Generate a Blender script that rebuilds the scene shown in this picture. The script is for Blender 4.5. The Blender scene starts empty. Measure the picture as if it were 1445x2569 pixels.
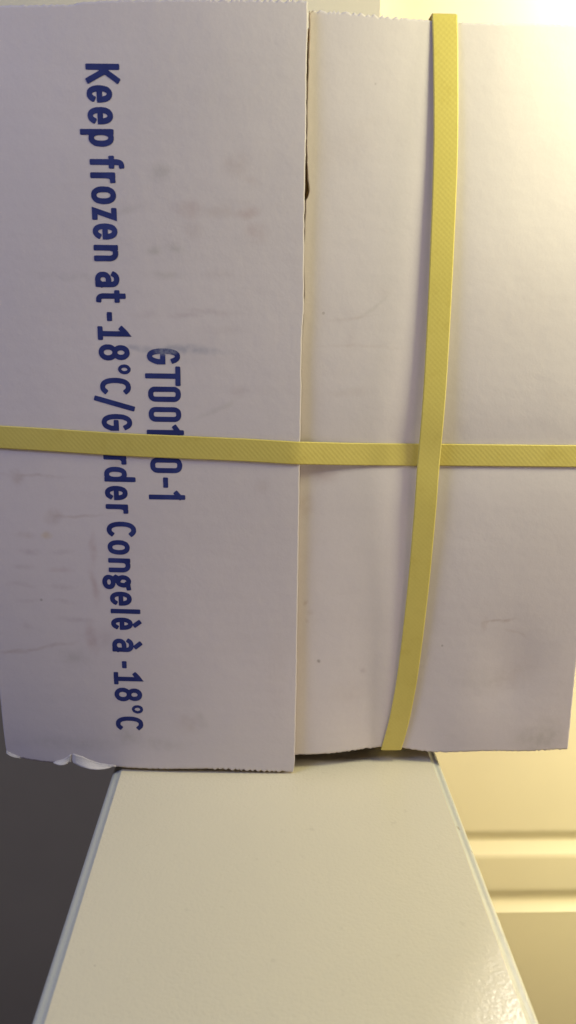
import bpy, bmesh, math, random
from mathutils import Vector, Matrix, noise

scene = bpy.context.scene
COL = scene.collection
MM = 0.001

# ------------------------------------------------------------------ camera
cam_d = bpy.data.cameras.new('camera')
cam = bpy.data.objects.new('camera', cam_d)
COL.objects.link(cam)
R = Matrix(((0.9994648538, -0.0058470062, -0.0321841340),
            (-0.0296439316, 0.2540558436, -0.9667351580),
            (0.0138290738, 0.9671718776, 0.2537465583)))
cam.matrix_world = Matrix.Translation((0, -0.40, 0.2555)) @ R.to_4x4()
cam_d.sensor_fit = 'VERTICAL'
cam_d.sensor_height = 36.0
cam_d.sensor_width = 36.0 * 1445 / 2569
cam_d.lens = 36.0 * 1973 / 2569
cam_d.clip_start = 0.01
cam_d.clip_end = 50
cam_d.dof.use_dof = True
cam_d.dof.focus_distance = 0.415
cam_d.dof.aperture_fstop = 11.0
scene.camera = cam

# ------------------------------------------------------------------ world, lamps, exposure
world = bpy.data.worlds.new('World')
scene.world = world
world.use_nodes = True
bg = world.node_tree.nodes['Background']
bg.inputs[0].default_value = (1.0, 0.80, 1.0, 1)
bg.inputs[1].default_value = 0.045
scene.view_settings.view_transform = 'Standard'
scene.view_settings.look = 'None'
scene.view_settings.exposure = 0
scene.view_settings.gamma = 1


def lamp(name, kind, loc, target, power, color, size):
    d = bpy.data.lights.new(name, kind)
    d.energy = power
    d.color = color
    if kind == 'AREA':
        d.shape = 'DISK'
        d.size = size
    else:
        d.shadow_soft_size = size
    o = bpy.data.objects.new(name, d)
    COL.objects.link(o)
    o.location = loc
    o.rotation_euler = (Vector(target) - Vector(loc)).to_track_quat('-Z', 'Y').to_euler()
    return o


# daylight from a window on the upper left, cool
lamp('window_daylight', 'AREA', (-0.85, -0.60, 1.00), (-0.08, 0, 0.15), 5.7, (0.41, 0.52, 1.0), 0.5)
lamp('left_fill', 'AREA', (-0.62, -0.28, 0.66), (-0.08, 0, 0.25), 1.0, (1.0, 0.90, 0.66), 0.3)  # added unseen fill, warms the cool light from the left
# soft light of the room in front of the carton, from low on the right
lamp('room_light', 'AREA', (0.60, -0.95, -0.05), (0.0, 0.0, 0.18), 1.4, (1.0, 0.75, 0.62), 0.45)
# added warm lamp out of frame, upper right; its glow stands in for lens bloom
lamp('glare_lamp', 'POINT', (0.275, -0.105, 0.445), (0, 0, 0), 4.3, (1.0, 0.955, 0.56), 0.055)
# added unseen fills on the panelled door, then the warm lamp above it
lamp('door_fill', 'AREA', (0.80, -0.05, 0.22), (0.70, 0.36, 0.05), 8.2, (1.0, 0.88, 0.68), 0.16)
lamp('low_door_fill', 'AREA', (0.75, 0.10, -0.20), (0.35, 0.36, -0.45), 1.1, (1.0, 0.95, 0.30), 0.2)
lamp('upper_wall_lamp', 'POINT', (0.362, 0.322, 0.578), (0.3, 0.36, 0.6), 6.5, (1.0, 0.93, 0.84), 0.03)


# ------------------------------------------------------------------ node helpers
class NT:
    def __init__(self, name):
        self.m = bpy.data.materials.new(name)
        self.m.use_nodes = True
        self.t = self.m.node_tree
        self.b = self.t.nodes['Principled BSDF']
        self.pos = self.n('ShaderNodeTexCoord').outputs['Object']

    def n(self, typ, **kw):
        nd = self.t.nodes.new(typ)
        for k, v in kw.items():
            setattr(nd, k, v)
        return nd

    def put(self, sock, v):
        if isinstance(v, bpy.types.NodeSocket):
            self.t.links.new(v, sock)
        else:
            sock.default_value = v

    def math(self, op, a, b=0.0, clamp=False):
        nd = self.n('ShaderNodeMath', operation=op, use_clamp=clamp)
        self.put(nd.inputs[0], a)
        self.put(nd.inputs[1], b)
        return nd.outputs[0]

    def noise(self, scale, detail=3.0, rough=0.55, vec=None, stretch=None):
        v = vec or self.pos
        if stretch:
            mp = self.n('ShaderNodeMapping')
            self.put(mp.inputs['Vector'], v)
            mp.inputs['Scale'].default_value = stretch
            v = mp.outputs[0]
        nd = self.n('ShaderNodeTexNoise')
        self.put(nd.inputs['Vector'], v)
        nd.inputs['Scale'].default_value = scale
        nd.inputs['Detail'].default_value = detail
        nd.inputs['Roughness'].default_value = rough
        return nd

    def ramp(self, fac, lo, hi, a=0.0, b=1.0):
        nd = self.n('ShaderNodeMapRange', interpolation_type='SMOOTHSTEP')
        self.put(nd.inputs[0], fac)
        for i, v in zip((1, 2, 3, 4), (lo, hi, a, b)):
            self.put(nd.inputs[i], v)
        return nd.outputs[0]

    def mix(self, fac, a, b, blend='MIX'):
        nd = self.n('ShaderNodeMix', data_type='RGBA', blend_type=blend)
        self.put(nd.inputs[0], fac)
        self.put(nd.inputs[6], a)
        self.put(nd.inputs[7], b)
        return nd.outputs[2]

    def bump(self, height, strength, dist, normal=None):
        nd = self.n('ShaderNodeBump')
        nd.inputs['Strength'].default_value = strength
        nd.inputs['Distance'].default_value = dist
        self.put(nd.inputs['Height'], height)
        if normal is not None:
            self.put(nd.inputs['Normal'], normal)
        return nd.outputs[0]


def rgb(r, g, b):
    return (r, g, b, 1.0)


def simple(name, col, rough=0.6, var=0.06, scale=40.0, bump=0.0):
    k = NT(name)
    f = k.noise(scale).outputs[0]
    dark = tuple(c * (1 - var) for c in col) + (1,)
    lite = tuple(min(1, c * (1 + var)) for c in col) + (1,)
    k.put(k.b.inputs['Base Color'], k.mix(f, dark, lite))
    k.b.inputs['Roughness'].default_value = rough
    if bump:
        k.put(k.b.inputs['Normal'], k.bump(k.noise(scale * 8).outputs[0], bump, 0.001))
    return k.m


def carton_paper(name, base, stains):
    """White coated liner with handling dirt. stains: x, z, rx, rz (mm), tilt (deg), strength, colour"""
    k = NT(name)
    big = k.noise(9.0, 2.0).outputs[0]
    fine = k.noise(900.0, 2.0).outputs[0]
    col = k.mix(k.ramp(big, 0.35, 0.7), tuple(c * 0.955 for c in base) + (1,), tuple(base) + (1,))
    # faint fibre mottling and grain
    col = k.mix(k.ramp(fine, 0.3, 0.7, 0.0, 0.10), col, rgb(*(c * 0.80 for c in base)))
    # faint rub marks along the flutes
    rub = k.noise(1.0, 4.0, 0.65, stretch=(30, 30, 120)).outputs[0]
    area = k.noise(13.0, 2.0).outputs[0]
    rub = k.math('MULTIPLY', k.ramp(rub, 0.57, 0.75), k.ramp(area, 0.48, 0.68))
    col = k.mix(k.math('MULTIPLY', rub, 0.12), col, rgb(0.42, 0.35, 0.36))
    # warp used to make all stain outlines ragged
    wn = k.noise(95.0, 2.0, 0.5)
    wv = k.n('ShaderNodeVectorMath', operation='SUBTRACT')
    k.put(wv.inputs[0], wn.outputs['Color'])
    wv.inputs[1].default_value = (0.5, 0.5, 0.5)
    ws = k.n('ShaderNodeVectorMath', operation='SCALE')
    k.put(ws.inputs[0], wv.outputs[0])
    ws.inputs['Scale'].default_value = 0.0055
    wp = k.n('ShaderNodeVectorMath', operation='ADD')
    k.put(wp.inputs[0], k.pos)
    k.put(wp.inputs[1], ws.outputs[0])
    patch = k.ramp(k.noise(240.0, 3.0).outputs[0], 0.30, 0.66, 0.45, 1.0)
    for (x, z, rx, rz, tilt, st, c) in stains:
        mp = k.n('ShaderNodeMapping', vector_type='TEXTURE')
        k.put(mp.inputs['Vector'], wp.outputs[0])
        mp.inputs['Location'].default_value = (x * MM, 0, z * MM)
        mp.inputs['Rotation'].default_value = (0, math.radians(-tilt), 0)
        mp.inputs['Scale'].default_value = (rx * MM, 1.0, rz * MM)
        ln = k.n('ShaderNodeVectorMath', operation='LENGTH')
        k.put(ln.inputs[0], mp.outputs[0])
        f = k.ramp(ln.outputs['Value'], 1.5, 0.05, 0.0, st * 0.60)
        col = k.mix(k.math('MULTIPLY', f, patch), col, rgb(*c))
    # stray specks
    vor = k.n('ShaderNodeTexVoronoi')
    k.put(vor.inputs['Vector'], k.pos)
    vor.inputs['Scale'].default_value = 34.0
    sp = k.ramp(vor.outputs['Distance'], 0.035, 0.018)
    col = k.mix(k.math('MULTIPLY', sp, 0.35), col, rgb(0.16, 0.12, 0.10))
    k.put(k.b.inputs['Base Color'], col)
    k.b.inputs['Roughness'].default_value = 0.62
    k.b.inputs['Specular IOR Level'].default_value = 0.30
    # relief: faint washboard of the flutes + paper
    wave = k.n('ShaderNodeTexWave', wave_type='BANDS', bands_direction='Z')
    k.put(wave.inputs['Vector'], k.pos)
    wave.inputs['Scale'].default_value = 40.0
    wave.inputs['Distortion'].default_value = 0.6
    nb = k.bump(wave.outputs['Fac'], 0.022, 0.0006)
    nb = k.bump(k.noise(55.0, 4.0).outputs[0], 0.22, 0.0015, nb)
    nb = k.bump(fine, 0.08, 0.0003, nb)
    k.put(k.b.inputs['Normal'], nb)
    return k.m


BR = (0.40, 0.29, 0.26)
RD = (0.44, 0.29, 0.28)
GY = (0.30, 0.29, 0.25)
BL = (0.17, 0.21, 0.33)
PU = (0.40, 0.31, 0.34)
stains_left = [
    (-49, 315, 5, 4, 20, .45, GY), (-14, 319, 7, 5, 30, .38, BR), (-6, 312, 5, 2, -20, .35, BR),
    (-8, 298, 6, 3, 5, .55, RD), (-36, 299, 7, 4, 0, .45, RD), (-20, 298, 9, 3, 0, .35, BR),
    (-4, 289, 6, 4, 0, .40, RD), (-34, 290, 5, 4, 0, .38, BR),
    (-52, 281, 4, 2.4, 0, .5, GY), (-42, 281, 5, 2, -8, .4, GY), (-47, 269, 8, 2, 0, .38, GY), (-22, 270, 7, 2, 0, .25, BR),
    (-39, 250, 9, 1.8, 2, .45, PU), (-24, 252, 14, 1.6, -6, .32, PU), (-20, 243, 12, 2, 0, .22, PU), (-58, 250, 8, 2, 0, .3, PU),
    (-12, 213, 5, 3, 10, .42, PU), (-22, 205, 14, 1.5, 25, .25, GY), (-95, 268, 20, 2, 0, .20, GY),
    (-127, 168, 4, 4, 0, .60, BR), (-116, 169, 14, 1.0, -4, .50, BR), (-140, 168, 9, 1.2, 0, .40, BR),
    (-110, 146, 4.5, 4, 40, .62, BR), (-97, 147, 13, 1.2, 3, .50, BR), (-114, 136, 2.4, 2.0, 0, .7, (0.60, 0.44, 0.22)),
    (-125, 136, 5, 1.8, 0, .45, BR), (-124, 127, 6, 2, 0, .45, PU), (-106, 127, 6, 1.8, 4, .45, PU),
    (-89.5, 129, 1.8, 9, 0, .58, RD), (-90, 109, 2.2, 10, 8, .60, RD), (-108, 118, 7, 1.6, 0, .42, RD), (-128, 118, 7, 1.8, 0, .38, PU),
    (-130, 108, 8, 1.5, 0, .40, PU), (-108, 108, 7, 1.8, 0, .40, PU), (-126, 99, 8, 1.4, 0, .35, PU), (-106, 99, 8, 1.6, 0, .36, PU),
    (-93, 78, 3.5, 10, 5, .60, RD), (-86, 78, 7, 7, 0, .35, PU), (-101, 89, 10, 1.6, 0, .40, PU),
    (-118, 72, 16, 1.2, 14, .62, BR), (-138, 69, 10, 1.3, 5, .58, BR), (-103, 66, 8, 6, 0, .40, GY), (-128, 84, 3, 2, 0, .40, PU),
    (-41, 27, 8, 6, 0, .32, BR), (-33, 30, 2, 5, 30, .30, GY), (-57, 14, 14, 4, 0, .28, GY), (-75, 19, 7, 5, 0, .42, GY), (-110, 13, 30, 4, 0, .30, GY),
    (-42, 233.6, 22, 2.2, -1, .70, BL), (-63, 234, 9, 2.0, 0, .45, BL), (-48, 229, 18, 4, 0, .15, BL),
    (-76, 176, 3, 4, 0, .5, (0.45, 0.33, 0.20)), (-62, 183, 7, 5, 0, .38, (0.45, 0.33, 0.22)),
    (0, 165, 4, 4, 0, .25, BR), (-67, 298, 12, 2, 15, .28, GY), (8, 60, 6, 30, 0, .12, BR),
    (-30, 350, 40, 22, 20, .10, GY)]
stains_right = [
    (160, 12, 14, 8, 0, .48, GY), (168, 18, 8, 10, 30, .28, GY), (144, 54, 16, 9, 30, .28, BR), (126, 50, 14, 8, 0, .20, GY),
    (133, 86.5, 9, 0.9, 4, .80, BR), (124, 85, 2, 4, 0, .35, BR), (143, 79, 9, .8, -30, .30, BR),
    (54, 255, 9, 1.2, 35, .32, GY), (44, 250, 12, 1.0, 8, .30, BR), (60, 262, 4, 3, 0, .18, BR),
    (31, 170, 8, 5, 10, .42, RD), (23, 154, 4, 7, 0, .40, BR), (24, 128, 4, 10, 0, .16, BR), (22, 84, 3, 40, 0, .10, BR),
    (23.5, 99, 1.4, 1.7, 0, .6, BR), (27, 93, 2.2, 1.4, -40, .55, BR), (25, 88, 1.2, 1.9, 20, .55, BR),
    (32, 64, 0.9, 0.9, 0, .95, (0.10, 0.07, 0.05)), (57, 57, 2, 2, 0, .5, PU), (50, 44, 12, 7, 0, .16, BR),
    (48, 236, 22, 1.0, 1, .25, BR), (44, 238, 3, 8, 0, .14, BR), (42, 213, 12, 2, 5, .22, BR), (130, 260, 30, 30, 0, .08, BR), (40, 330, 18, 8, 30, .12, BR)]
WHITE = (0.715, 0.662, 0.685)
M_left = carton_paper('coated_carton_printed', WHITE, stains_left)
M_right = carton_paper('coated_carton_plain', WHITE, stains_right)
M_body = carton_paper('coated_carton_side', WHITE, [])
M_edge = simple('carton_cut_edge', (0.62, 0.52, 0.38), 0.85, 0.25, 600)
M_kraft = simple('kraft_liner', (0.52, 0.37, 0.19), 0.85, 0.2, 300)
M_torn = simple('torn_paper', (0.66, 0.63, 0.64), 0.9, 0.08, 500, 0.3)

# ink
k = NT('blue_ink')
f = k.noise(420.0, 4.0, 0.7).outputs[0]
f2 = k.noise(60.0, 2.0).outputs[0]
c_ink = k.mix(k.ramp(f2, 0.35, 0.7), rgb(0.021, 0.032, 0.165), rgb(0.034, 0.050, 0.215))
c_ink = k.mix(k.ramp(f, 0.62, 0.80, 0, 0.40), c_ink, rgb(0.10, 0.10, 0.24))
# the ink of the G's back is half rubbed off
mp = k.n('ShaderNodeMapping', vector_type='TEXTURE')
k.put(mp.inputs['Vector'], k.pos)
mp.inputs['Location'].default_value = (-0.0485, 0, 0.2330)
mp.inputs['Scale'].default_value = (0.0065, 1, 0.0026)
ln = k.n('ShaderNodeVectorMath', operation='LENGTH')
k.put(ln.inputs[0], mp.outputs[0])
worn = k.math('MULTIPLY', k.ramp(ln.outputs['Value'], 1.2, 0.5), k.ramp(k.noise(700, 3).outputs[0], 0.35, 0.6, 0.3, 0.85))
c_ink = k.mix(worn, c_ink, rgb(0.24, 0.26, 0.36))
k.put(k.b.inputs['Base Color'], c_ink)
k.b.inputs['Roughness'].default_value = 0.55
k.b.inputs['Specular IOR Level'].default_value = 0.3
M_ink = k.m

# strapping: the UV map runs along (u, metres) and across (v, metres)
k = NT('yellow_strapping')
uv = k.n('ShaderNodeUVMap').outputs[0]
sx = k.n('ShaderNodeSeparateXYZ')
k.put(sx.inputs[0], uv)
su, sv = sx.outputs[0], sx.outputs[1]
P = 2 * math.pi / 0.0026
a = k.math('SINE', k.math('MULTIPLY', k.math('ADD', su, sv), P))
b = k.math('SINE', k.math('MULTIPLY', k.math('SUBTRACT', su, sv), P))
dia = k.math('ADD', k.math('MULTIPLY', a, 0.7), k.math('MULTIPLY', b, 0.35))
f = k.noise(30.0, 3.0).outputs[0]
cy = k.mix(f, rgb(0.63, 0.535, 0.130), rgb(0.71, 0.605, 0.165))
cy = k.mix(k.ramp(dia, 0.2, 1.0, 0.0, 0.05), cy, rgb(0.86, 0.74, 0.22))
cy = k.mix(k.ramp(k.noise(70.0, 5.0, 0.7).outputs[0], 0.50, 0.72, 0, 0.26), cy, rgb(0.50, 0.38, 0.06))
k.put(k.b.inputs['Base Color'], cy)
k.b.inputs['Roughness'].default_value = 0.45
k.b.inputs['Specular IOR Level'].default_value = 0.35
nb = k.bump(dia, 0.10, 0.0002)
k.put(k.b.inputs['Normal'], k.bump(k.noise(500.0).outputs[0], 0.15, 0.0003, nb))
M_strap = k.m

# enamel of the ledge
k = NT('cream_enamel')
f = k.noise(11.0, 3.0).outputs[0]
c = k.mix(f, rgb(0.745, 0.685, 0.535), rgb(0.785, 0.725, 0.57))
c = k.mix(k.ramp(k.noise(160.0, 3.0).outputs[0], 0.66, 0.80, 0, 0.18), c, rgb(0.45, 0.39, 0.28))
vor = k.n('ShaderNodeTexVoronoi')
k.put(vor.inputs['Vector'], k.pos)
vor.inputs['Scale'].default_value = 60.0
speck = k.math('MULTIPLY', k.ramp(vor.outputs['Distance'], 0.05, 0.02), k.ramp(k.noise(20.0).outputs[0], 0.5, 0.62))
c = k.mix(k.math('MULTIPLY', speck, 0.45), c, rgb(0.25, 0.20, 0.14))
scr = k.noise(1.0, 5.0, 0.7, stretch=(260, 18, 1)).outputs[0]
scr = k.math('MULTIPLY', k.ramp(scr, 0.66, 0.74), k.ramp(k.noise(14.0).outputs[0], 0.5, 0.7))
c = k.mix(k.math('MULTIPLY', scr, 0.16), c, rgb(0.40, 0.36, 0.28))
k.put(k.b.inputs['Base Color'], c)
k.b.inputs['Roughness'].default_value = 0.27
nb = k.bump(k.noise(620.0, 2.0, 0.5).outputs[0], 0.20, 0.0009)
nb = k.bump(k.noise(120.0, 2.0).outputs[0], 0.08, 0.0015, nb)
k.put(k.b.inputs['Normal'], nb)
M_ledge = k.m

k = NT('enamel_edge')
f = k.noise(30.0, 3.0, stretch=(1, 0.1, 1)).outputs[0]
c = k.mix(f, rgb(0.54, 0.55, 0.50), rgb(0.60, 0.61, 0.56))  # greyer than the board: cool daylight on the edge put into the colour
chip = k.ramp(k.noise(120.0, 4.0, 0.7).outputs[0], 0.66, 0.72)
c = k.mix(k.math('MULTIPLY', chip, 0.7), c, rgb(0.30, 0.22, 0.15))
k.put(k.b.inputs['Base Color'], c)
k.b.inputs['Roughness'].default_value = 0.32
k.put(k.b.inputs['Normal'], k.bump(k.noise(240.0, 3.0).outputs[0], 0.2, 0.001))
M_rim = k.m

M_door = simple('cream_door_paint', (0.76, 0.69, 0.50), 0.45, 0.03, 12, 0.02)
M_wall = simple('cream_wall_paint', (0.70, 0.66, 0.54), 0.7, 0.03, 20, 0.05)
M_dark = simple('shade_panel_tone', (0.40, 0.345, 0.255), 0.6, 0.10, 9, 0.03)  # dark tone stands in for the shade left of the ledge
M_floor = simple('brown_floor', (0.16, 0.11, 0.07), 0.5, 0.2, 15)


# ------------------------------------------------------------------ object helpers
def mesh_obj(name, verts, faces, mats, parent=None, smooth=False, uvs=None, midx=None):
    me = bpy.data.meshes.new(name)
    me.from_pydata([tuple(v) for v in verts], [], faces)
    for m in (mats if isinstance(mats, (list, tuple)) else [mats]):
        me.materials.append(m)
    if midx:
        me.polygons.foreach_set('material_index', midx)
    if smooth:
        me.polygons.foreach_set('use_smooth', [True] * len(me.polygons))
    if uvs is not None:
        ul = me.uv_layers.new(name='UVMap')
        for lp in me.loops:
            ul.data[lp.index].uv = uvs[lp.vertex_index]
    me.update()
    o = bpy.data.objects.new(name, me)
    COL.objects.link(o)
    if parent:
        o.parent = parent
    return o


def box(name, lo, hi, mat, parent=None, bevel=0.0):
    x0, y0, z0 = lo
    x1, y1, z1 = hi
    v = [(x0, y0, z0), (x1, y0, z0), (x1, y1, z0), (x0, y1, z0), (x0, y0, z1), (x1, y0, z1), (x1, y1, z1), (x0, y1, z1)]
    fs = [(0, 3, 2, 1), (4, 5, 6, 7), (0, 1, 5, 4), (1, 2, 6, 5), (2, 3, 7, 6), (3, 0, 4, 7)]
    o = mesh_obj(name, v, fs, mat, parent)
    if bevel:
        md = o.modifiers.new('bevel', 'BEVEL')
        md.width = bevel
        md.segments = 3
    return o


def extrude_profile(name, prof, axis, a, b, mat, parent=None, smooth=True):
    """prof: closed list of 2D points; axis 'y': (x, z) profile swept along y; axis 'x': (y, z) swept along x"""
    n = len(prof)
    v = []
    for t in (a, b):
        for p, q in prof:
            v.append((p, t, q) if axis == 'y' else (t, p, q))
    fs = [(i, (i + 1) % n, n + (i + 1) % n, n + i) for i in range(n)]
    fs += [tuple(range(n))[::-1], tuple(range(n, 2 * n))]
    o = mesh_obj(name, v, fs, mat, parent)
    bm = bmesh.new()
    bm.from_mesh(o.data)
    bmesh.ops.recalc_face_normals(bm, faces=bm.faces)
    bm.to_mesh(o.data)
    bm.free()
    if smooth:
        for p in o.data.polygons:
            p.use_smooth = len(p.vertices) == 4
        o.data.set_sharp_from_angle(angle=math.radians(50))
    return o


def empty(name, loc):
    o = bpy.data.objects.new(name, None)
    COL.objects.link(o)
    o.location = loc
    o.empty_display_size = 0.05
    return o


def tag(o, label=None, cat=None, group=None, kind=None):
    for kk, vv in (('label', label), ('category', cat), ('group', group), ('kind', kind)):
        if vv:
            o[kk] = vv
    return o


def interp(pts, t):
    """piecewise linear through (t, value) pairs, sorted by t"""
    if t <= pts[0][0]:
        return pts[0][1]
    for (a, va), (b, vb) in zip(pts, pts[1:]):
        if t <= b:
            return va + (vb - va) * (t - a) / (b - a) if b > a else vb
    return pts[-1][1]


def smooth_interp(pts, t):
    """Catmull-Rom through (t, value) pairs"""
    if t <= pts[0][0]:
        return pts[0][1]
    if t >= pts[-1][0]:
        return pts[-1][1]
    for i in range(len(pts) - 1):
        if t <= pts[i + 1][0]:
            break
    p1, p2 = pts[i], pts[i + 1]
    p0 = pts[i - 1] if i else p1
    p3 = pts[i + 2] if i + 2 < len(pts) else p2
    h = p2[0] - p1[0]
    m1 = (p2[1] - p0[1]) / (p2[0] - p0[0]) * h
    m2 = (p3[1] - p1[1]) / (p3[0] - p1[0]) * h
    s = (t - p1[0]) / h
    return ((2 * s ** 3 - 3 * s ** 2 + 1) * p1[1] + (s ** 3 - 2 * s ** 2 + s) * m1
            + (-2 * s ** 3 + 3 * s ** 2) * p2[1] + (s ** 3 - s ** 2) * m2)


# ------------------------------------------------------------------ the setting
LZ = -0.0037                                   # ledge surface
FL = -1.0
floor = box('floor', (-2.0, -1.6, FL - 0.05), (2.0, 0.6, FL), M_floor)
tag(floor, kind='structure')
wall = box('wall', (-1.6, 0.300, FL), (0.0905, 0.500, 1.5), M_wall)
tag(wall, kind='structure')

door = empty('panelled_door', (0.75, 0.36, FL))
tag(door, 'cream panelled door with two horizontal grooves, warmly lit behind the carton', 'door')
prof = [(0.350, 1.2), (0.350, -0.3035)]
def groove(z_top, z_dark, z_bot, depth, sharp):
    pts = []
    n = 10
    for i in range(n + 1):
        s = i / n
        pts.append((0.350 + depth * (s * s * (3 - 2 * s)), z_top + (z_dark - z_top) * s))
    for i in range(1, n + 1):
        s = i / n
        e = s ** sharp
        pts.append((0.350 + depth * (1 - e), z_dark + (z_bot - z_dark) * s))
    return pts
prof += groove(-0.3055, -0.3260, -0.3385, 0.0085, 1.2)
prof += [(0.350, -0.345), (0.350, -0.380)]
prof += groove(-0.3830, -0.4055, -0.4160, 0.0085, 1.7)
prof += [(0.3505, -0.425), (0.352, FL + 0.005), (0.384, FL + 0.005), (0.384, 1.2)]
dp = extrude_profile('door_panel', prof, 'x', 0.092, 1.3, M_door, door)
dp.matrix_parent_inverse = Matrix.Translation(door.location).inverted()

shade_root = empty('shade_backdrop', (-0.5, 0.23, FL))  # added dark panel; shade on the wall is put into its colour
tag(shade_root, 'added dark cupboard front in the shade left of the ledge', 'backdrop')
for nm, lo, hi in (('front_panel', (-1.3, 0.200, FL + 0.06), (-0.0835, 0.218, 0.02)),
                   ('rear_block', (-1.3, 0.2185, FL), (-0.0835, 0.299, 0.018))):
    o = box(nm, lo, hi, M_dark, shade_root, 0.0015)
    o.matrix_parent_inverse = Matrix.Translation(shade_root.location).inverted()

ledge = empty('ledge', (0.01, -0.15, FL))
tag(ledge, 'narrow cream enamelled ledge running towards the viewer under the carton', 'ledge')
inv = Matrix.Translation(ledge.location).inverted()
Y0, Y1 = -0.75, 0.299
top = box('top_board', (-0.0801, Y0, LZ - 0.018), (0.1005, Y1, LZ), M_ledge, ledge, 0.0003)
core = box('core', (-0.072, Y0, FL), (0.092, Y1, LZ - 0.0185), M_ledge, ledge)
def rim_profile(s, x_in, w):
    """rounded edge strip: a shallow cove next to the board, then a bead that rolls over"""
    p = [(0, -0.0182), (0, -0.0003), (0.0006, -0.0006), (0.0012, -0.0012), (0.0020, -0.0016), (0.0026, -0.00175)]
    for i in range(9):
        a = math.radians(105 - 100 * i / 8)
        p.append((w - 0.0034 + 0.0034 * math.cos(a), -0.0052 + 0.0034 * math.sin(a)))
    p += [(w - 0.0003, -0.0182)]
    return [(x_in + s * (0.00003 + u), LZ + v) for u, v in p]
rl = extrude_profile('edge_strip', rim_profile(-1, -0.0801, 0.0058), 'y', Y0, Y1, M_rim, ledge)
rr = extrude_profile('edge_strip', rim_profile(1, 0.1005, 0.0059), 'y', Y0, Y1, M_rim, ledge)
for o in (top, core, rl, rr):
    o.matrix_parent_inverse = inv


# ------------------------------------------------------------------ the carton
carton = empty('carton', (0.016, 0.12, LZ))
tag(carton, 'white corrugated carton printed in blue, standing on the ledge', 'carton')
CI = Matrix.Translation(carton.location).inverted()


def Y_left(x, z):
    t = (0.022 - x) / 0.165
    w = 0.0009 * noise.noise(Vector((x * 14, 3.1, z * 9)))
    w += 0.0020 * math.exp(-((x + 0.15) / 0.02) ** 2) * math.exp(-max(z, 0) / 0.03)
    return -0.003 + 0.0075 * t - 0.0015 * 4 * t * (1 - t) + w


def Y_right(x, z):
    y = 0.006 - 0.0045 * math.exp(-((x - 0.018) / 0.070) ** 2) + 0.0045 * math.exp(-((x - 0.070) / 0.026) ** 2) * math.exp(-max(z, 0) / 0.045)
    y += 0.0010 * math.exp(-((x - 0.085) / 0.020) ** 2)           # the strap pulls a shallow valley
    y += 0.0012 * math.exp(-((z - 0.181) / 0.016) ** 2) * min(1, max(0, (x - 0.03) / 0.04))
    y += 0.0011 * noise.noise(Vector((x * 13, 7.7, z * 10)))
    y += 0.0016 * math.exp(-(((x - 0.142) / 0.018) ** 2 + ((z - 0.055) / 0.028) ** 2))   # dent
    return y


def teeth(x, seed, amp, lo=None, hi=None):
    """the ragged, perforated cut"""
    ph = x / 0.0031 + 0.8 * noise.noise(Vector((x * 160, seed, 0)))
    tri = abs((ph % 1.0) * 2 - 1) - 0.5
    g = 0.5 + 0.9 * noise.noise(Vector((x * 45, seed, 5)))
    g = max(0.05, g)
    if lo is not None:
        g = max(g, 0.95) if lo < x < hi else g * 0.45
    return amp * tri * g + 0.00035 * noise.noise(Vector((x * 400, seed, 9)))


seamL = [(-2.5, 17.3), (0, 18.2), (3.1, 18.8), (9.5, 19.1), (32.2, 19.2), (56.6, 19.3), (80.4, 19.1), (103.6, 19.1), (126.1, 19.0), (158.7, 19.0),
         (175.6, 18.9), (202.3, 18.9), (218.3, 19.0), (224.2, 18.7), (239.8, 18.8), (249.3, 19.4), (256.9, 19.6), (268.1, 19.2),
         (286.4, 19.1), (304.3, 18.9), (318.3, 19.0), (333.7, 19.1), (355.4, 18.7), (378.1, 18.9), (388, 18.6)]
botL = [(-146.9, 5.2), (-143, 3.4), (-138.2, 2.0), (-119.1, 0.3), (-109, 1.0), (-107.6, 1.2), (-98.9, -0.3), (-83.6, -0.8), (-60.8, -1.4), (-26.9, -0.6), (-3.5, -1.6), (17.3, -2.4), (19, -2.4)]
topL = [(-146.5, 383.8), (-119.1, 384.1), (-86.7, 384.5), (-82.1, 385.5), (-65.1, 386.4), (-22.5, 387.0), (18.6, 387.2)]
seamR = [(3, 17.2), (215, 17.2), (236, 18.9), (239.6, 19.4), (256.9, 19.8), (262.6, 20.1), (270.1, 19.4), (275.7, 19.3), (286.8, 19.6), (295.9, 19.8), (304, 20.1),
         (305.8, 21.4), (308.4, 21.7), (313.7, 20.9), (322.5, 20.1), (334.6, 19.9), (351.5, 19.9), (366.5, 20.1), (384.6, 20.3)]
botR = [(17, 5.9), (19.6, 5.9), (33.9, 5.7), (46, 5.7), (58.1, 6.2), (67.8, 6.4), (70.3, 6.7), (82.3, 5.8), (88.4, 5.0), (99.1, 4.1), (112.3, 4.4), (130.4, 5.2), (154.7, 5.0), (170.5, 5.7), (179.7, 6.1)]
topR = [(17, 384.5), (20.5, 384.6), (36.8, 384.3), (53.3, 383.4), (60.7, 383.2), (75.5, 383.0), (88.6, 382.7), (107.3, 382.6), (143.8, 383.1), (180, 383.1)]
rightR = [(6.1, 179.7), (32.5, 179.2), (76.6, 178.6), (200, 177.8), (384, 177.0)]


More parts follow.
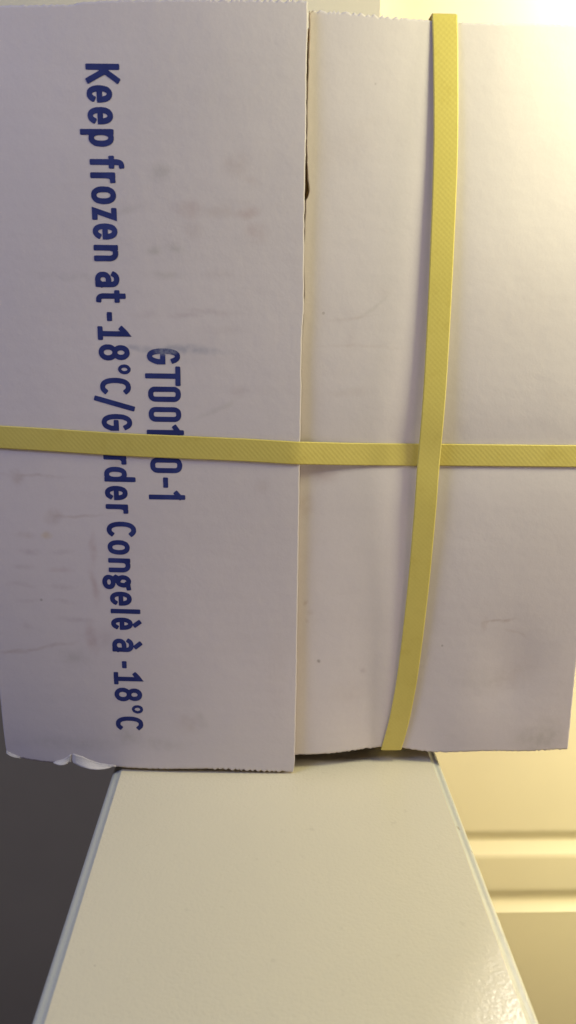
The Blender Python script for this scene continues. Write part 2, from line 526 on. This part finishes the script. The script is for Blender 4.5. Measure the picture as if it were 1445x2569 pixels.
def flap(name, XL, XR, ZB, ZT, Y, nx, nz, mat, thick=0.0036):
    v, fs = [], []
    for j in range(nz + 1):
        b = j / nz
        # rows crowd towards both ends
        b = b + 0.06 * math.sin(2 * math.pi * b) * -1 * 0.9
        for i in range(nx + 1):
            a = i / nx
            zc = 0.385 * b
            x = XL(zc) * (1 - a) + XR(zc) * a
            z = ZB(x) * (1 - b) + ZT(x) * b
            v.append((x, Y(x, z), z))
    for j in range(nz):
        for i in range(nx):
            q = j * (nx + 1) + i
            fs.append((q, q + 1, q + nx + 2, q + nx + 1))
    o = mesh_obj(name, v, fs, [mat, M_edge, M_kraft], carton, True)
    md = o.modifiers.new('thickness', 'SOLIDIFY')
    md.thickness = thick
    md.offset = -1
    md.use_even_offset = False
    md.use_quality_normals = False
    md.material_offset_rim = 1
    md.material_offset = 2
    o.matrix_parent_inverse = CI
    return o


def nz1(s, seed, f=300, a=0.00022):
    return a * noise.noise(Vector((s * f, seed, 0.3))) + a * 0.7 * noise.noise(Vector((s * f * 3.3, seed, 4.1)))


left_flap = flap('flap',
                 lambda z: -0.1467 + 0.0006 * math.exp(-z / 0.01),
                 lambda z: interp(seamL, z * 1000) * MM + nz1(z, 1.0),
                 lambda x: smooth_interp(botL, x * 1000) * MM + teeth(x, 2.0, 0.0014, -0.028, 0.013),
                 lambda x: interp(topL, x * 1000) * MM + teeth(x, 3.0, 0.0012, -0.026, 0.015),
                 Y_left, 250, 260, M_left)
left_flap['label'] = 'printed left flap with blue lettering and a torn lower corner'
right_flap = flap('flap',
                  lambda z: interp(seamR, z * 1000) * MM - 0.0004 + nz1(z, 11.0, 260, 0.00028),
                  lambda z: interp(rightR, z * 1000) * MM + nz1(z, 12.0),
                  lambda x: smooth_interp(botR, x * 1000) * MM + teeth(x, 5.0, 0.0011),
                  lambda x: interp(topR, x * 1000) * MM + teeth(x, 6.0, 0.0013, 0.020, 0.062),
                  Y_right, 250, 260, M_right)
right_flap['label'] = 'plain right flap, brighter towards its upper corner'

# body behind the flaps
BX0, BX1, BY0, BY1, BZ0, BZ1 = -0.1440, 0.1755, 0.0150, 0.2000, LZ + 0.0004, 0.3815
for nm, lo, hi, mt in (
        ('inner_flap', (-0.030, 0.0070, 0.012), (0.030, 0.0108, BZ1 - .002), M_kraft),
        ('inner_flap', (0.0605, BY0 + 0.0022, 0.012), (BX1 - .004, BY0 + 0.006, BZ1 - .004), M_kraft),
        ('side_panel', (BX0, 0.034, BZ0 + .004), (BX0 + .0038, BY1, BZ1 - .004), M_body),
        ('side_panel', (BX1 - .0038, 0.034, BZ0 + .004), (BX1, BY1, BZ1 - .004), M_body),
        ('top_panel', (BX0, BY0 - 0.002, BZ1 - .0038), (BX1, BY1, BZ1), M_body),
        ('bottom_panel', (BX0, 0.034, BZ0), (BX1, BY1, BZ0 + .0038), M_body),
        ('rear_panel', (BX0, BY1 + .0002, BZ0), (BX1, BY1 + .004, BZ1), M_body),
        ('fold', (BX0, 0.0115, 0.010), (BX0 + .0037, 0.0338, BZ1 - .004), M_body),
        ('fold', (BX1 - .0037, 0.0115, 0.010), (BX1, 0.0338, BZ1 - .004), M_body)):
    o = box(nm, lo, hi, mt, carton, 0.0008)
    o.matrix_parent_inverse = CI


# torn, turned-up paper on the lower left corner
def scrap(top_line, bot_line, lift, curl, n=14, m=6):
    v, fs = [], []
    for i in range(n + 1):
        a = i / n
        xt, zt = top_line(a)
        xb, zb = bot_line(a)
        for j in range(m + 1):
            b = j / m
            x = xt + (xb - xt) * b
            z = zt + (zb - zt) * b + 0.0003 * noise.noise(Vector((x * 700, b * 2, 1)))
            out = lift + curl * b ** 1.6 * math.sin(math.pi * min(1, a * 1.05 + 0.02)) + 0.0003 * noise.noise(Vector((x * 300, b * 3, 8)))
            v.append((x, Y_left(x, z) - 0.00012 - max(0, out), z))
    for i in range(n):
        for j in range(m):
            q = i * (m + 1) + j
            fs.append((q, q + 1, q + m + 2, q + m + 1))
    o = mesh_obj('torn_paper', v, fs, M_torn, left_flap, True)
    md = o.modifiers.new('t', 'SOLIDIFY')
    md.thickness = 0.00025
    return o


lz = lambda pts: (lambda a: (pts[0][0] * MM + (pts[-1][0] - pts[0][0]) * MM * a,
                             smooth_interp(pts, pts[0][0] + (pts[-1][0] - pts[0][0]) * a) * MM))
scrap(lz([(-107.3, 6.6), (-102, 5.0), (-95.5, 2.2), (-88, 0.7), (-83, 0.0)]), lz([(-107.6, 0.9), (-98.9, -0.5), (-91, -1.2), (-83, -0.7)]), 0.0002, 0.0032)
scrap(lz([(-119, 1.0), (-113, 3.0), (-108.4, 6.3)]), lz([(-119, 0.3), (-113, 0.4), (-108.6, 1.2)]), 0.0001, 0.0022, 10, 5)
scrap(lz([(-146.2, 6.0), (-142, 4.1), (-138.2, 2.5)]), lz([(-146.4, 4.9), (-142, 2.8), (-138.2, 1.8)]), 0.0, 0.0010, 8, 4)

# ------------------------------------------------------------------ lettering (stroke alphabet)
SW = 2.60                                     # stroke width, mm


def ell(x0, x1, y0, y1, a0=0, a1=360, n=28, p=2.35):
    cx, cy, rx, ry = (x0 + x1) / 2, (y0 + y1) / 2, (x1 - x0) / 2, (y1 - y0) / 2
    out = []
    for i in range(n + 1):
        a = math.radians(a0 + (a1 - a0) * i / n)
        c, s = math.cos(a), math.sin(a)
        r = (abs(c) ** p + abs(s) ** p) ** (-1 / p)
        out.append((cx + rx * c * r, cy + ry * s * r))
    return out


def glyph(ch, W, line=1):
    """strokes in mm on the centre line, (0,0) = lower left of the skeleton"""
    H, C, A, D = 9.2, 12.9, 13.6, -3.9
    if line == 2:
        C = 13.9
    if ch == 'K':
        return [[(0, 0), (0, C)], [(W + .2, C), (.5, .43 * C)], [(.30 * W, .60 * C), (W + .2, 0)]]
    if ch == 'e':
        return [[(.3, .50 * H), (W, .50 * H)] + ell(0, W, 0, H, 8, 318)[0:]]
    if ch == 'p':
        return [[(0, D), (0, H)], ell(0, W, 0, H)]
    if ch == 'd':
        return [[(W, 0), (W, A)], ell(0, W, 0, H)]
    if ch == 'f':
        s = .42 * W
        return [[(s, 0), (s, A - 2.6)] + ell(s, s + 2 * (W - s), A - 5.2, A, 180, 92, 8), [(-.1 * W, H - .3), (W, H - .3)]]
    if ch == 'r':
        return [[(0, 0), (0, H)], [(0, .52 * H)] + ell(0, 2 * W * .92, .2 * H, H, 165, 88, 10)]
    if ch == 'o':
        return [ell(0, W, 0, H)]
    if ch == 'z':
        return [[(0, H), (W, H), (0, 0), (W, 0)]]
    if ch == 'n':
        return [[(0, 0), (0, H)], [(0, .55 * H)] + ell(0, W, .25 * H, H, 170, 10, 14) + [(W, .45 * H), (W, 0)]]
    if ch == 'a':
        return [ell(-.05 * W, W, .42 * H, H, 150, 10, 14) + [(W, .5 * H), (W, 0)],
                [(W, .57 * H)] + ell(0, 1.15 * W, 0, .57 * H, 90, 285, 18) + [(W, .18 * H)]]
    if ch == 't':
        s = .42 * W
        return [[(s, 12.0), (s, 2.6)] + ell(s, s + 2 * (W - s), 0, 5.2, 180, 268, 8), [(-.05 * W, H - .2), (W, H - .2)]]
    if ch == '-':
        return [[(0, 4.9 if line == 1 else 6.4), (W, 4.9 if line == 1 else 6.4)]]
    if ch == '1' and line == 1:
        return [[(0, 0), (W, 0)], [(.56 * W, 0), (.56 * W, C), (.40 * W, C - .5), (.0 * W, C - 2.2)]]
    if ch == '1':
        return [[(W, -1.2), (W, C + 1.2)], [(W, C - .2), (0.0, C - 2.0)]]
    if ch == '8':
        return [ell(0, W, 0, .53 * C, p=2.1), ell(.06 * W, .94 * W, .53 * C, C, p=2.1)]
    if ch == '*':
        return [ell(-.47, W + .47, C - 4.0, C + .7, p=2.0)]
    if ch == 'C':
        return [ell(0, W * 1.10, 0, C, 52, 308, 34)]
    if ch == '/':
        return [[(0, D + .6), (W, C + 1.6)]]
    if ch == 'G':
        return [ell(0, W, 0, C, 42, 322, 34) + [(W, .28 * C), (W, .47 * C), (.50 * W, .47 * C)]]
    if ch == 'g':
        return [ell(0, .80 * W, .36 * H, H, p=2.0), [(.62 * W, H * .93), (W + .4, H * .98)],
                [(.16 * W, .46 * H), (-.02 * W, .26 * H), (.18 * W, .10 * H)] + ell(0, W, D + .2, .09 * H, 100, -252, 30, 2.2)]
    if ch == 'l':
        return [[(W / 2, 0), (W / 2, A)]]
    if ch == 'T':
        return [[(W / 2, -1.2), (W / 2, C)], [(-1.0, C), (W + 1.0, C)]]
    if ch == '0':
        r = W / 2
        return [[(0, r), (0, C - r)] + ell(0, W, C - 2 * r, C, 180, 0, 14)[1:] + [(W, r)] + ell(0, W, 0, 2 * r, 0, -180, 14)[1:-1] + [(0, r)]]
    if ch == '`':
        return [[(.30 * W, H + 4.6), (.62 * W, H + 2.6)]]
    raise KeyError(ch)


def ribbon(pts, w, cap=True):
    """mitred ribbon, returns (verts2d, faces)"""
    closed = math.dist(pts[0], pts[-1]) < 1e-4 and len(pts) > 3
    if closed:
        pts = pts[:-1]
    # drop doubles
    q = [pts[0]]
    for p in pts[1:]:
        if math.dist(p, q[-1]) > 0.03:
            q.append(p)
    pts = q
    n = len(pts)
    V, F = [], []
    for i in range(n):
        p = Vector(pts[i])
        a = Vector(pts[i - 1]) if (i or closed) else None
        b = Vector(pts[(i + 1) % n]) if (i < n - 1 or closed) else None
        d1 = (p - a).normalized() if a is not None else None
        d2 = (b - p).normalized() if b is not None else None
        d1 = d1 or d2
        d2 = d2 or d1
        n1, n2 = Vector((-d1.y, d1.x)), Vector((-d2.y, d2.x))
        m = (n1 + n2)
        m = m.normalized() if m.length > 1e-6 else n1
        s = min(2.2, 1 / max(0.35, m.dot(n1)))
        V.append(p + m * w / 2 * s)
        V.append(p - m * w / 2 * s)
    rng = range(n) if closed else range(n - 1)
    for i in rng:
        j = (i + 1) % n
        F.append((2 * i + 1, 2 * j + 1, 2 * j, 2 * i))
    if cap and not closed:                      # softly rounded ends
        for i, s in ((0, -1), (n - 1, 1)):
            e = Vector(pts[i])
            d = (Vector(pts[min(i + 1, n - 1)]) - Vector(pts[max(i - 1, 0)])).normalized() if n > 2 else (Vector(pts[-1]) - Vector(pts[0])).normalized()
            if n > 2:
                d = (Vector(pts[1]) - Vector(pts[0])).normalized() if i == 0 else (Vector(pts[-1]) - Vector(pts[-2])).normalized()
            nn = Vector((-d.y, d.x))
            base = len(V)
            for ax, ay in ((-0.5, 0.36), (-0.36, 0.5), (0.36, 0.5), (0.5, 0.36)):
                V.append(e + nn * (w * ax) + d * s * (w * ay))
            if s > 0:
                F.append((2 * i + 1, base, base + 1, base + 2, base + 3, 2 * i))
            else:
                F.append((2 * i, base + 3, base + 2, base + 1, base, 2 * i + 1))
    return V, F


def lettering(rows, base, line, label):
    verts, faces = [], []
    for ch, z0, z1 in rows:
        strokes = []
        W = (z0 - z1) - SW
        if len(ch) == 2:
            strokes = glyph(ch[0], W, line) + glyph('`', W, line)
        else:
            strokes = glyph(ch, W, line)
        for si, st in enumerate(strokes):
            w = SW * (0.63 if ch == '*' else 1.0)
            V, F = ribbon(st, w)
            # split long straight quads so that the print follows the bent board
            off = len(verts)
            for p in V:
                x = (base + SW / 2 + p.y) * MM
                z = (z0 - SW / 2 - p.x) * MM
                jit = 0.00009 * noise.noise(Vector((x * 900, z * 900, 2)))
                verts.append((x + jit, Y_left(x, z) - 0.00010 - 0.00003 * si, z + jit))
            faces += [tuple(off + i for i in f) for f in F]
    o = mesh_obj('lettering', verts, faces, M_ink, left_flap)
    o['label'] = label
    bm = bmesh.new()
    bm.from_mesh(o.data)
    for fc in bm.faces:
        if fc.normal.y > 0:
            fc.normal_flip()
    bm.to_mesh(o.data)
    bm.free()
    return o


row1 = [('K', 360.8, 352.9), ('e', 351.9, 344.6), ('e', 342.8, 335.4), ('p', 333.5, 325.9), ('f', 321.8, 316.4), ('r', 314.8, 310.0),
        ('o', 308.7, 300.8), ('z', 299.2, 293.7), ('e', 292.2, 284.9), ('n', 282.5, 275.0), ('a', 270.2, 263.0), ('t', 261.5, 255.7),
        ('-', 251.3, 247.0), ('1', 244.5, 237.8), ('8', 235.8, 227.9), ('*', 226.1, 221.2), ('C', 219.4, 210.9), ('/', 210.3, 202.9),
        ('G', 201.3, 192.7), ('a', 189.9, 182.0), ('r', 180.4, 175.2), ('d', 174.1, 166.2), ('e', 164.0, 156.4), ('r', 154.2, 149.1),
        ('C', 144.8, 136.3), ('o', 134.7, 126.6), ('n', 124.6, 116.7), ('g', 115.2, 107.0), ('e', 105.7, 97.7), ('l', 95.8, 93.1),
        ('e`', 90.8, 83.6), ('a`', 78.4, 70.6), ('-', 65.1, 60.8), ('1', 58.4, 50.9), ('8', 49.0, 40.7), ('*', 38.5, 33.3), ('C', 31.3, 22.6)]
row2 = [('G', 234.2, 226.4), ('T', 224.5, 216.8), ('0', 215.4, 207.8), ('0', 205.2, 197.7), ('1', 196.1, 191.0), ('0', 179.3, 171.3), ('-', 169.0, 163.5), ('1', 161.8, 157.2)]
lettering(row1, -81.9, 1, 'long blue line of storage text running down the flap')
lettering(row2, -57.9, 2, 'short blue code line crossed by the strap')


# ------------------------------------------------------------------ straps
def strap(name, path, width, wdir, thick=0.0007):
    """path: list of (point, outward normal); wdir(i) gives the across direction"""
    v, fs, uvs = [], [], []
    prof = [(-0.5, 0.0), (-0.5, 0.6), (-0.46, 1.0), (0.46, 1.0), (0.5, 0.6), (0.5, 0.0)]
    m = len(prof)
    s = 0.0
    n = len(path)
    for i, (p, nn) in enumerate(path):
        p = Vector(p)
        nn = Vector(nn).normalized()
        if i:
            s += (p - Vector(path[i - 1][0])).length
        w = Vector(wdir(i)).normalized()
        for a, h in prof:
            v.append(p + w * a * width + nn * h * thick)
            uvs.append((s, a * width))
    for i in range(n):
        j = (i + 1) % n
        for q in range(m):
            r = (q + 1) % m
            fs.append((i * m + q, i * m + r, j * m + r, j * m + q))
    o = mesh_obj(name, v, fs, M_strap, None, True, uvs)
    bm = bmesh.new()
    bm.from_mesh(o.data)
    bmesh.ops.recalc_face_normals(bm, faces=bm.faces)
    bm.to_mesh(o.data)
    bm.free()
    o.data.set_sharp_from_angle(angle=math.radians(18))
    return o


def loop_path(pts, step=0.004, round_n=0):
    out = [Vector(pts[0])]
    for a, b in zip(pts, pts[1:]):
        a, b = Vector(a), Vector(b)
        L = (b - a).length
        k_ = max(1, int(L / step))
        for i in range(1, k_ + 1):
            out.append(a.lerp(b, i / k_))
    return out


# the horizontal one, under the other: along the front, round the right side, back, left side
hz = [(-146, 189.2), (-134.1, 188.6), (-113.6, 187.8), (-72.9, 185.9), (-12.1, 184.1), (8.1, 183.2), (20, 182.6), (49.6, 181.3), (81.1, 180.6), (120, 180.5), (165, 180.5), (179, 180.5)]
def h_y(x):
    if x <= 0.018:
        return Y_left(x, 0.185) - 0.0005
    ys = Y_left(0.018, 0.185) - 0.0005
    x1 = 0.058
    if x < x1:
        t = (x - 0.018) / (x1 - 0.018)
        ye = Y_right(x1, 0.181) - 0.0006
        return min(ys + (ye - ys) * t ** 0.8, Y_right(x, 0.181) - 0.0006)
    return Y_right(x, 0.181) - 0.0006
front = []
N = 90
for i in range(N + 1):
    x = -0.1467 + (0.1793 + 0.1467) * i / N
    front.append(Vector((x, h_y(x), smooth_interp(hz, x * 1000) * MM)))
zr, zl = front[-1].z, front[0].z
path = [(p, (0, -1, 0)) for p in front]
def corner(cx, cy, r, a0, a1, z0, z1, n=6):
    o_ = []
    for i in range(1, n):
        a = math.radians(a0 + (a1 - a0) * i / n)
        o_.append(((cx + r * math.cos(a), cy + r * math.sin(a), z0 + (z1 - z0) * i / n), (math.cos(a), math.sin(a), 0)))
    return o_
yR, yL = front[-1].y, front[0].y
path += corner(0.1793, yR + 0.0012, 0.0012, -90, 0, zr, zr)
for i in range(21):
    path.append(((0.1805 - 0.0045 * min(1, i / 3), yR + 0.002 + (0.2045 - yR - 0.002) * i / 20, zr), (1, 0, 0)))
for i in range(31):
    t = i / 30
    path.append(((0.175 + (-0.143 - 0.175) * t, 0.2052, zr + (zl - zr) * t), (0, 1, 0)))
for i in range(21):
    t = i / 20
    path.append(((-0.1448 - 0.0034 * max(0, (t - .85) / .15), 0.2045 + (yL + 0.0025 - 0.2045) * t, zl), (-1, 0, 0)))
path += corner(-0.1467, yL + 0.0012, 0.0012, 180, 270, zl, zl)
def wd_h(i):
    if i < N:
        d = front[min(i + 1, N)] - front[max(i - 1, 0)]
        return Vector((-d.z, 0, d.x)).normalized() * 1.0
    return (0, 0, 1)
hs = strap('horizontal_strap', path, 0.0118, wd_h)
tag(hs, 'yellow plastic strap running across the carton, passing under the other strap', 'strap')

# the vertical one, on top
vt = [(4.5, 75.6), (7.9, 76.4), (14.4, 77.7), (27.8, 79.8), (56.5, 82.7), (108.5, 85.4), (149.4, 86.4), (168.9, 86.7), (190, 87.3), (230.6, 87.8), (290.6, 87.1), (332.2, 85.9), (371.5, 83.2), (384.5, 82.0)]
def v_y(z):
    x = smooth_interp(vt, z * 1000) * MM
    y = Y_right(x, z)
    lift = 0.0006
    lift += 0.0018 * math.exp(-((z - 0.181) / 0.05) ** 2)
    lift += 0.0034 * math.sin(math.pi * min(1, max(0, z / 0.384))) ** 0.8
    lift = max(lift, 0)
    return y - lift
fr = []
N2 = 110
for i in range(N2 + 1):
    z = 0.3838 + (0.0064 - 0.3838) * i / N2
    fr.append(Vector((smooth_interp(vt, z * 1000) * MM - 0.0006 * math.sin(math.pi * i / N2), v_y(z), z)))
pv = [(p, (0, -1, 0)) for p in fr]
xt, xb = fr[0].x, fr[-1].x
yT, yB = fr[0].y, fr[-1].y
for i in range(1, 6):
    a = math.radians(-90 - 90 * i / 5)
    pv.append(((xb, yB + 0.0018 + 0.0018 * math.sin(a), 0.0064 + 0.0018 * math.cos(a) * 1.0), (0, math.sin(a), math.cos(a))))
for i in range(1, 21):
    t = i / 20
    pv.append(((xb - 0.002 * t, yB + 0.002 + (0.203 - yB) * t, 0.0046 - 0.0092 * min(1, t * 6) + 0.0), (0, 0, -1)))
for i in range(0, 31):
    t = i / 30
    pv.append(((xb - 0.002 + (xt - xb + 0.002) * t, 0.2060, 0.002 + 0.380 * t), (0, 1, 0)))
for i in range(0, 21):
    t = i / 20
    pv.append(((xt, 0.2045 + (yT + 0.0022 - 0.2045) * t, 0.3835 + 0.0022 * max(0, (t - .7) / .3)), (0, 0, 1)))
for i in range(1, 4):
    a = math.radians(90 + 90 * i / 4)
    pv.append(((xt, yT + 0.0020 + 0.0020 * math.cos(a), 0.3838 + 0.0019 * math.sin(a)), (0, math.cos(a), math.sin(a))))
def wd_v(i):
    if i <= N2:
        d = fr[min(i + 1, N2)] - fr[max(i - 1, 0)]
        return Vector((-d.z, 0, d.x)).normalized()
    return (1, 0, 0)
vs = strap('vertical_strap', pv, 0.0117, wd_v)
tag(vs, 'yellow plastic strap running down the carton, lying over the other strap', 'strap')
